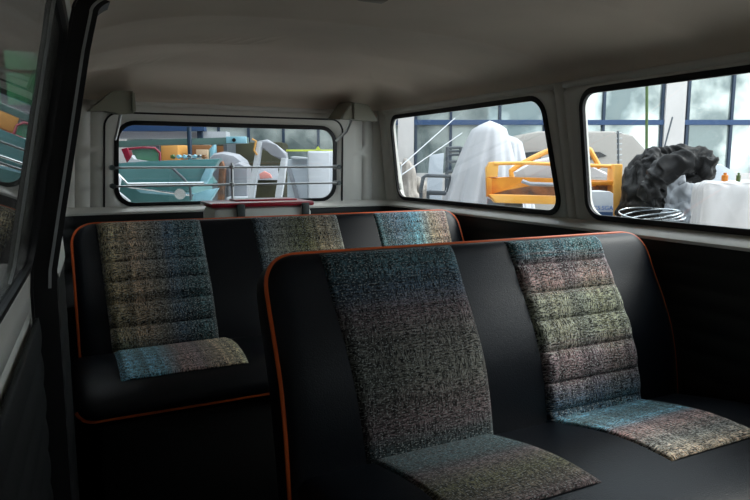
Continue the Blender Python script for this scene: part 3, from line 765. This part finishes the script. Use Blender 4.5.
# bracket the trestle legs to the ground
# white tub with blue lettering
D3 = 4.4
root = empty('plastic_tub', yard(604, D3), 'white carton with blue lettering stacked before the orange frame', 'carton')
part('carton', 'pale', root, lambda b: ypoly(b, [(586, 191.5), (610, 191.5), (613.5, 193.5), (613.5, 219), (586, 219)], D3, .22, .006))
part('blue_band', 'blue', root, lambda b: ybox(b, 596, 212, 613.4, 219, D3-.004, .01))
tx = bpy.data.curves.new('lettering', 'FONT'); tx.body = 'C5.SGA'; tx.size = .042; tx.extrude = .001; tx.align_x = 'CENTER'
to = bpy.data.objects.new('lettering', tx); COL.objects.link(to); tx.materials.append(M['btext'])
p_ = at(603, 210, D3-.006); to.location = p_; to.rotation_euler = (PI/2, 0, -YAW)
dg = bpy.context.evaluated_depsgraph_get(); me = bpy.data.meshes.new_from_object(to.evaluated_get(dg)); mw = to.matrix_world.copy()
bpy.context.view_layer.update(); mw = to.matrix_world.copy()
lo = bpy.data.objects.new('lettering', me); COL.objects.link(lo); me.transform(mw); bpy.data.objects.remove(to)
lo.parent = root; bpy.context.view_layer.update(); lo.matrix_parent_inverse = root.matrix_world.inverted()
bm = bmesh.new(); ybox(bm, 586, 219.6, 620, 233, D3-.05, .5, .01)
for q in (588, 616):
    for dd in (0, .38): a = at(q, 233, D3+dd); box(bm, Vector((a.x, a.y, (a.z+GZ)/2)), (.04, .04, a.z-GZ), RM)
tag(obj('low_table', bm, 'brown'), 'brown low table under the lettered white carton', 'table')

# black tarpaulin bundle and pale quilt
D4 = 4.6
def crumple(b, amp, sc, seed):
    bmesh.ops.recalc_face_normals(b, faces=b.faces); b.normal_update()
    for v, n_ in [(v, v.normal.copy()) for v in b.verts]:
        q = v.co*sc+Vector((seed, 0, seed)); w1 = Vector((noise.noise(q*.6), noise.noise(q*.6+Vector((9, 0, 0))), noise.noise(q*.6+Vector((0, 9, 0)))))
        v.co += n_*amp*((1-4*abs(noise.noise(q+w1*1.5)))+.5*(1-4*abs(noise.noise(q*2.2+w1*2))))
def cloth_heap(name, m, ctl, d, label, cat, seed, fold=.03, z0=GZ):
    """heap of crumpled sheet: lobes (px,py,rx,rz,depth offset) merged into one draped skin"""
    bm = bmesh.new(); lobes = [(at(px, py, d+dd), rx/FPX*d, rz/FPX*d) for (px, py, rx, rz, dd) in ctl]
    cx = sum((l[0] for l in lobes), Vector())/len(lobes); zt = max(l[0].z+l[2] for l in lobes)
    bmesh.ops.create_icosphere(bm, subdivisions=6, radius=1)
    for v in bm.verts:
        dr = v.co.normalized(); w_ = RM @ dr; best = .02
        for (c, rx, rz) in lobes:           # support function: farthest surface along the ray from the centre
            o = cx-c; A = Vector((1/rx, 1/rx, 1/rz)); oa = Vector((o.x*A.x, o.y*A.y, o.z*A.z)); da = Vector((w_.x*A.x, w_.y*A.y, w_.z*A.z))
            qa, qb, qc = da.dot(da), 2*oa.dot(da), oa.dot(oa)-1; disc = qb*qb-4*qa*qc
            if disc > 0: best = max(best, (-qb+math.sqrt(disc))/(2*qa))
        q = cx+w_*best
        sw = noise.noise(q*2.2+Vector((seed, 0, 0)))
        fl = 1-2.6*abs(noise.noise(Vector((q.dot(RH)*4.5+sw*2, q.z*3.2, seed))))-1.2*abs(noise.noise(q*9))
        k = fold*fl+fold*1.4*noise.noise(q*6+Vector((0, seed, 0)))
        q = q+w_*k
        if q.z < z0: q.z = z0
        v.co = q
    crumple(bm, fold*.6, 6.5, seed)
    return tag(obj(name, bm, m, angle=180), label, cat)
cloth_heap('tarpaulin_heap', 'tarp', [(645, 184, 21, 28, 0), (640, 205, 17, 25, 0), (662, 200, 24, 36, .1), (690, 172, 24, 18, .2), (672, 165, 22, 14, .2), (654, 163, 18, 14, .1), (660, 250, 30, 55, .1)], 4.6, 'large crumpled black tarpaulin heap right of the orange frame', 'tarpaulin', 3.3, .030)
def roll(b, pts, r, d, seed=0):
    P = [at(x, y, d) for x, y in pts]; out = []; rr = []
    for i in range(len(P)-1):
        for k in range(22):
            t = k/22; out.append(P[i].lerp(P[i+1], t)); rr.append(r*(1+.35*noise.noise(Vector((i*1.1+t*1.1, seed, 0)))))
    for q in range(10): rr[q] *= .3+.07*q; rr[-1-q] *= .3+.07*q
    for _ in range(6): out = [out[0]]+[(out[a-1]+out[a]*2+out[a+1])/4 for a in range(1, len(out)-1)]+[out[-1]]
    tube(b, out, rr, 40); crumple(b, .020, 6.5, seed)
tag(part('tarpaulin_fold', 'tarp', None, lambda b: roll(b, [(712, 172), (700, 164), (684, 163), (668, 168), (657, 178), (652, 190), (655, 204)], .066, 4.12), angle=180), 'thick rolled black tarpaulin edge curling over the front of the heap', 'tarpaulin')
tag(part('tarpaulin_fold', 'tarp', None, lambda b: roll(b, [(633, 178), (642, 164), (660, 157), (680, 155), (700, 158), (714, 170)], .060, 4.75, 2.1), angle=180), 'loose black tarpaulin fold along the top of the heap, below the white column', 'tarpaulin')
cloth_heap('plastic_bag', 'quilt', [(677, 184, 7, 10, 0), (684, 198, 14, 14, 0), (690, 214, 21, 20, 0), (688, 250, 18, 50, 0)], 4.30, 'pale crinkled plastic bag tucked under the black tarpaulin roll', 'bag', 5.4, .026)
root = tag(part('wire_coil', 'chrome', None, lambda b: [tube(b, [at(652, 214+k*1.2, 4.05)+RH*(.20-.02*k)*math.cos(2*PI*i/40)+FH*.17*math.sin(2*PI*i/40)+UP*.03*math.sin(2*PI*i/40+k) for i in range(40)], .005, 6, closed=True) for k in range(3)]), 'loose coil of pale wire in front of the black tarpaulin', 'wire')
bm = bmesh.new(); p_ = at(652, 219, 4.05); box(bm, Vector((p_.x, p_.y, (p_.z+GZ)/2-.01)), (.42, .40, p_.z-GZ-.02), RM, .01); tag(obj('steel_crate', bm, 'dgrey'), 'dark crate carrying the coil of wire', 'crate')
# white wrapped box
def wrapped(name, px0, px1, y0, d, dep, label):
    a = at(px0, y0, d); b2 = at(px1, y0, d); wd = (b2-a).dot(RH); bm = bmesh.new(); H = a.z-GZ
    bmesh.ops.create_cube(bm, size=1); bmesh.ops.subdivide_edges(bm, edges=bm.edges, cuts=40, use_grid_fill=True)
    for v in bm.verts:
        c = v.co; k = noise.noise(Vector((c.x*3+c.z*2, c.y*4, c.z*7)))*.006+.008*abs(noise.noise(Vector((c.x*9-c.z*8, c.y*7, c.z*5))))
        s = 1+k*3*(abs(c.x) < .49 or abs(c.y) < .49)
        q = Vector((c.x*wd, c.y*dep, c.z*H)); l = Vector((max(-wd/2+.04, min(wd/2-.04, q.x)), max(-dep/2+.04, min(dep/2-.04, q.y)), max(-H/2+.04, min(H/2-.04, q.z))))
        e = q-l; q = l+(e.normalized()*.04 if e.length > 1e-6 else e); n_ = e.normalized() if e.length > 1e-6 else Vector((0, 0, 0))
        q += n_*(k*2.2); v.co = q
    bmesh.ops.transform(bm, matrix=RM.to_4x4(), verts=bm.verts)
    c = (a+b2)/2+FH*dep/2; bmesh.ops.translate(bm, vec=Vector((c.x, c.y, GZ+H/2)), verts=bm.verts)
    return tag(obj(name, bm, 'wrap', angle=180), label, 'wrapped box')
wrapped('wrapped_box', 705, 830, 182.5, 3.65, .16, 'large white plastic-wrapped box at the right edge of the front side window')
bm = bmesh.new(); ypoly(bm, [(712, 165), (722, 164), (735, 172), (736, 200), (712, 200)], 6.2, .4, .02); a = at(712, 200, 6.2); b2 = at(736, 200, 6.2); box(bm, Vector(((a.x+b2.x)/2, (a.y+b2.y)/2, (a.z+GZ)/2))+FH*.2, ((b2-a).dot(RH), .36, a.z-GZ), RM)
tag(obj('pale_cabinet', bm, 'lgrey'), 'pale grey cabinet behind the white wrapped box', 'cabinet')
def canister(px, py, d, m, r_, label, nm):
    p = at(px, py, d); base = p.copy(); base.z = at(px, 182.5, 3.65).z+.004; h = max(.05, p.z-base.z)
    bm = bmesh.new(); tube(bm, [base, base+UP*h*.7, base+UP*h*.75, base+UP*h], [r_, r_, r_*.5, r_*.5], 12); tag(obj(nm, bm, m), label, 'bottle')
canister(725, 176, 3.73, 'orange', .018, 'small orange bottle on top of the white wrapped box', 'orange_bottle')
canister(738.5, 177, 3.73, 'green', .012, 'small green bottle on top of the white wrapped box', 'green_bottle')

# ------------------------------------------------------------------ through the rear window
# teal car, stripped, with raised bonnet edge
D5 = 6.0
root = empty('teal_car', yard(165, D5), 'stripped teal car body with pale inner wing seen through the rear window', 'car')
part('body', 'teal', root, lambda b: ypoly(b, [(60, 170), (105, 164), (125, 163.5), (150, 161), (190, 160), (190, 186), (192, 190), (192, 236), (60, 236)], D5+.25, .85, .06))
part('bonnet', 'teal', root, lambda b: ypoly(b, [(100, 167), (120, 163), (150, 161), (220, 158.5), (213, 170), (200, 185), (128, 188), (112, 178)], D5, .12, .02))
part('inner_wing', 'lteal', root, lambda b: ypoly(b, [(206, 167), (214, 166.5), (209, 178), (204, 186), (197, 186), (202, 176)], D5-.05, .08, .015))
part('inner_wing', 'lteal', root, lambda b: ypoly(b, [(193, 194), (206, 190), (218, 188), (211, 199), (206, 206), (193, 205)], D5-.05, .08, .015))
part('wing_edge', 'chrome', root, lambda b: tube(b, [at(116, 172, D5-.07), at(122, 178, D5-.07), at(128, 184, D5-.07), at(170, 183.5, D5-.07), at(204, 183, D5-.07)], .012, 8))
part('trim_line', 'chrome', root, lambda b: tube(b, [at(128, 187, D5-.02), at(150, 190, D5-.02), at(178, 194, D5-.02), at(200, 196, D5-.02)], .010, 8))
part('lower_panel', 'lteal', root, lambda b: ypoly(b, [(134, 188), (178, 192.5), (205, 194), (205, 197), (178, 196), (140, 193)], D5-.02, .08, .01))
part('brace', 'dgrey', root, lambda b: tube(b, [at(172, 168, D5-.05), at(183, 178, D5-.05), at(190, 186, D5-.05), at(191, 200, D5-.05)], .012, 6))
part('headlamp', 'chrome', root, lambda b: tube(b, [at(180, 194, D5-.10), at(180, 194, D5)], .05, 16))
part('fender', 'pale', root, lambda b: tube(b, [at(114, 169, D5-.1), at(120, 180, D5-.1), at(118, 192, D5-.1), at(130, 202, D5-.1)], .014, 8))
for px in (120, 190):
    def wh(b, px=px):
        c = yard(px, D5+.1, GZ+.31); tube(b, [c, c+FH*.2], .31, 20)
    part('wheel', 'rubber', root, wh)
# small loose parts resting along the bonnet edge
for i, (px, m) in enumerate(((172, 'green'), (178, 'lteal'), (184, 'lteal'), (189, 'chrome'), (194, 'lteal'), (199, 'chrome'), (203, 'brown'))):
    c = at(px, 157.5, D5+.08); bm = bmesh.new()
    prism(bm, [c+RH*(.021*math.cos(k*1.257+i))+UP*(.021*math.sin(k*1.257+i)+.008) for k in range(5)], FH*.07, .006)
    nm, lb = [('green_part', 'green metal offcut'), ('casting', 'pale blue cast part'), ('casting', 'pale blue cast part'), ('fitting', 'bright metal fitting'), ('casting', 'pale blue cast part'), ('fitting', 'bright metal fitting'), ('wood_offcut', 'brown wood offcut')][i]
    place = ['leftmost of the row', 'first right of the green offcut', 'just left of the first bright fitting', 'by the dark blue post', 'right of the dark blue post', 'left of the brown offcut', 'rightmost of the row'][i]
    tag(obj(nm, bm, m, angle=30), '%s on the teal bonnet edge, %s' % (lb, place), 'metal part' if m != 'brown' else 'offcut', 'loose parts along the teal bonnet')
# long teal beam across
root = empty('teal_beam', yard(170, 7.4), 'long grey-teal beam running across above the teal car', 'beam')
part('beam', 'beamc', root, lambda b: ypoly(b, [(90, 141), (118, 141), (160, 139.5), (222, 137.5), (246, 137), (246, 143), (222, 144), (160, 145), (118, 147), (90, 148)], 7.4, .18, .01))
part('end_plate', 'lteal', root, lambda b: ybox(b, 226, 136.5, 246, 143.2, 7.38, .05, .005))
part('hole_rim', 'dark', root, lambda b: tube(b, [at(234, 140, 7.36), at(234, 140, 7.4)], .022, 12))
part('post', 'dblue', root, lambda b: (lambda a: tube(b, [Vector((a.x, a.y, GZ)), a], .025, 8))(at(189, 127, 7.3)))
part('post', 'dblue', root, lambda b: (lambda a: tube(b, [Vector((a.x, a.y, GZ)), a], .025, 8))(at(100, 142, 7.5)))
# red car with framed windscreen
D6 = 8.6
root = empty('red_car', yard(135, D6), 'dark red car with open windscreen frame behind the teal car', 'car')
part('body', 'dred', root, lambda b: ypoly(b, [(60, 163), (118, 163), (150, 161), (156, 170), (156, 214), (60, 214)], D6, .8, .06))
part('windscreen_pillar', 'dred', root, lambda b: ypoly(b, [(121, 149), (127, 147.5), (132, 162), (127, 164)], D6-.05, .12, .01))
part('roof_rail', 'dred', root, lambda b: tube(b, [at(128, 149, D6), at(143, 147.5, D6), at(155, 148, D6), at(160, 153, D6), at(160, 163, D6)], .016, 8))
part('windscreen', 'gpane', root, lambda b: ypoly(b, [(132, 150), (158, 149), (159, 161), (134, 162)], D6+.02, .02))
part('headrest', 'pale', root, lambda b: ypoly(b, [(128, 163), (132, 155), (134, 160), (160, 163), (160, 168), (124, 168)], D6-.12, .1, .01))
for px in (110, 155):
    def wh(b, px=px):
        c = yard(px, D6-.05, GZ+.31); tube(b, [c, c+FH*.2], .31, 20)
    part('wheel', 'rubber', root, wh)
# shelves with boards and boxes
D7 = 9.5
root = empty('storage_shelf', yard(190, D7), 'dark shelf unit holding boxes behind the teal car', 'shelf')
part('shelf_board', 'rust', root, lambda b: ybox(b, 158, 161, 226, 164, D7-.1, .8))
for px in (157.5, 225): part('upright', 'dgrey', root, lambda b: (lambda a: box(b, Vector((a.x, a.y, (a.z+GZ)/2))+FH*.3, (.05, .6, a.z-GZ), RM))(at(px, 142, D7-.05)))
part('back_board', 'brown', root, lambda b: ybox(b, 176, 146, 226, 161, D7+.6, .04))
bm = bmesh.new(); ybox(bm, 161, 144.5, 178, 160.8, D7, .5, .01); tag(obj('ochre_box', bm, 'ochre'), 'tall ochre box at the left end of the shelf', 'box')
bm = bmesh.new(); ybox(bm, 190.5, 145, 210, 160.8, D7+.15, .4, .01); tag(obj('brown_box', bm, 'brown'), 'brown box behind the beige carton on the shelf', 'box')
bm = bmesh.new(); ybox(bm, 196, 149.5, 208, 160.8, D7-.08, .18, .008); tag(obj('beige_carton', bm, 'beige'), 'small beige carton on the shelf before the brown box', 'carton')
bm = bmesh.new(); tube(bm, [at(213, 160.8, D7), at(213, 150, D7), at(214.5, 146, D7), at(214, 143, D7)], [.05, .055, .03, .03], 12); tag(obj('green_jug', bm, 'lteal'), 'pale greenish jug at the right end of the shelf', 'jug')
# silver body shell with rust strip
D8 = 7.6
root = empty('silver_body_shell', yard(232, D8), 'rounded silver-primed body shell right of the teal car', 'body shell')
part('shell', 'silver', root, lambda b: ypoly(b, [(207, 158), (212, 153), (222, 151.5), (234, 154), (242, 160), (246, 168), (246, 236), (207, 236)], D8+.35, .45, .12))
part('wing', 'silver', root, lambda b: ypoly(b, [(227, 167), (238, 162), (248, 166), (248, 200), (227, 200)], D8+.25, .3, .08))
part('rust_strip', 'rust', root, lambda b: ypoly(b, [(219, 163), (222, 161), (225, 170), (223, 200), (217, 200), (218, 185)], D8+.22, .1, .02))
part('sill', 'pale', root, lambda b: ybox(b, 226, 197, 250, 202, D8+.1, .3, .02))
# dark olive van and leaning door
root = empty('olive_box_body', yard(255, 10.45), 'dark olive open box body behind the leaning door', 'vehicle body')
part('body', 'olive', root, lambda b: ybox(b, 212, 142, 284, 236, 10.45, .6, .04))
part('red_bundle', 'pink', root, lambda b: ypoly(b, [(259, 174), (264, 171), (270, 174), (272, 178), (260, 179)], 10.25, .08, .02))
part('grey_ledge', 'lgrey', root, lambda b: ybox(b, 256, 166, 278, 180, 10.4, .03))
D9 = 5.0
root = empty('car_door_frame', yard(268, D9), 'bare pale car door frame with an empty window opening, leaning', 'car door')
part('front_edge', 'pale', root, lambda b: ypoly(b, [(257, 141.5), (262, 142), (259, 160), (256, 180), (253, 200), (252, 236), (246, 236), (248, 196), (252, 170)], D9, .08, .01))
part('top_rail', 'silver', root, lambda b: ypoly(b, [(258, 141), (267, 139.5), (276, 145), (286, 153), (287, 160), (281, 160.5), (272, 153), (262, 149)], D9+.01, .10, .015))
part('rear_edge', 'pale', root, lambda b: ypoly(b, [(281, 158), (287, 158), (284, 180), (279, 202), (278, 236), (273, 236), (275, 196), (278, 176)], D9, .08, .01))
part('lower_skin', 'silver', root, lambda b: ypoly(b, [(252, 200), (277, 200), (277, 236), (252, 236)], D9+.02, .05, .005))
part('catch', 'ochre', root, lambda b: tube(b, [at(252, 139, D9-.02), at(256, 141, D9-.02), at(254, 150, D9-.02), at(257, 155, D9-.02)], .008, 6))
# white refrigerator, grey machine, yellow rail
root = empty('white_cabinet', yard(320, 6.6), 'tall white appliance cabinet in the right corner of the rear window view', 'cabinet')
part('carcass', 'pale', root, lambda b: ybox(b, 308, 151, 336, 290, 6.6, .7, .015))
part('door_panel', 'pale', root, lambda b: ybox(b, 309, 152.5, 330, 289, 6.57, .03, .008))
root = empty('grey_machine', yard(300, 7.2), 'grey machine casing left of the white appliance cabinet', 'machine')
part('casing', 'lgrey', root, lambda b: ypoly(b, [(287, 160), (296, 157), (308, 158.5), (308, 236), (287, 236)], 7.2, .6, .03))
part('top_plate', 'pale', root, lambda b: ypoly(b, [(290, 157), (294, 156), (307, 157.5), (307, 159.5), (294, 159)], 7.1, .5, .01))
part('leg_brace', 'silver', root, lambda b: ypoly(b, [(287, 168), (290, 166), (300, 200), (296, 202)], 7.15, .05, .005))
root = empty('yellow_rail', yard(310, 7.8), 'thin yellow-green rail above the white appliance cabinet', 'rail')
part('rail', 'yellow', root, lambda b: ybox(b, 286, 149.6, 345, 151.4, 7.8, .06, .004))
for px in (318, 343): part('post', 'dblue', root, lambda b: (lambda a: tube(b, [Vector((a.x, a.y, GZ)), a], .022, 8))(at(px, 150, 7.83)))
part('sign_tag', 'yellow', root, lambda b: ypoly(b, [(315.5, 149.5), (318, 146), (320.5, 149.5)], 7.78, .02))

# ------------------------------------------------------------------ left side yard, seen through / in the sliding-door glass, plus added light blockers
root = empty('dark_shed', Vector((-4.2, 9, GZ)), 'dark shed with a row of green panes outside the left door glass, extended by unseen light-blocking walls', 'shed')
part('wall', 'shed', root, lambda b: box(b, (-4.7, 11.2, 1.9), (9.2, .3, 4.7)), smooth=False)
part('side_light_block', 'shed', root, lambda b: box(b, (-7.5, 3.6, 1.9), (.3, 15.5, 4.7)), smooth=False)  # added out of view to keep side light off the seats
part('front_light_block', 'shed', root, lambda b: box(b, (-2.6, -4.0, 1.9), (9.8, .3, 4.7)), smooth=False)  # unseen, added ahead of the van to block windscreen light
part('roof', 'shed', root, lambda b: box(b, (-4.6, 3.6, 4.3), (6.2, 15.5, .2)), smooth=False)  # soffit over the panes, extended unseen to cut skylight from the left
part('front_sky_block', 'shed', root, lambda b: box(b, (-.1, -2.6, 3.9), (4.8, 2.8, .15)), smooth=False)  # unseen cover added ahead of the cab to hold back skylight
for i in range(9):
    x = -4.6+i*.5
    part('window_pane', 'gpane', root, lambda b: box(b, (x, 11.03, 2.14), (.42, .05, .46)), smooth=False)
    part('window_pane', 'gpane', root, lambda b: box(b, (x, 11.03, 2.55), (.42, .05, .26)), smooth=False)
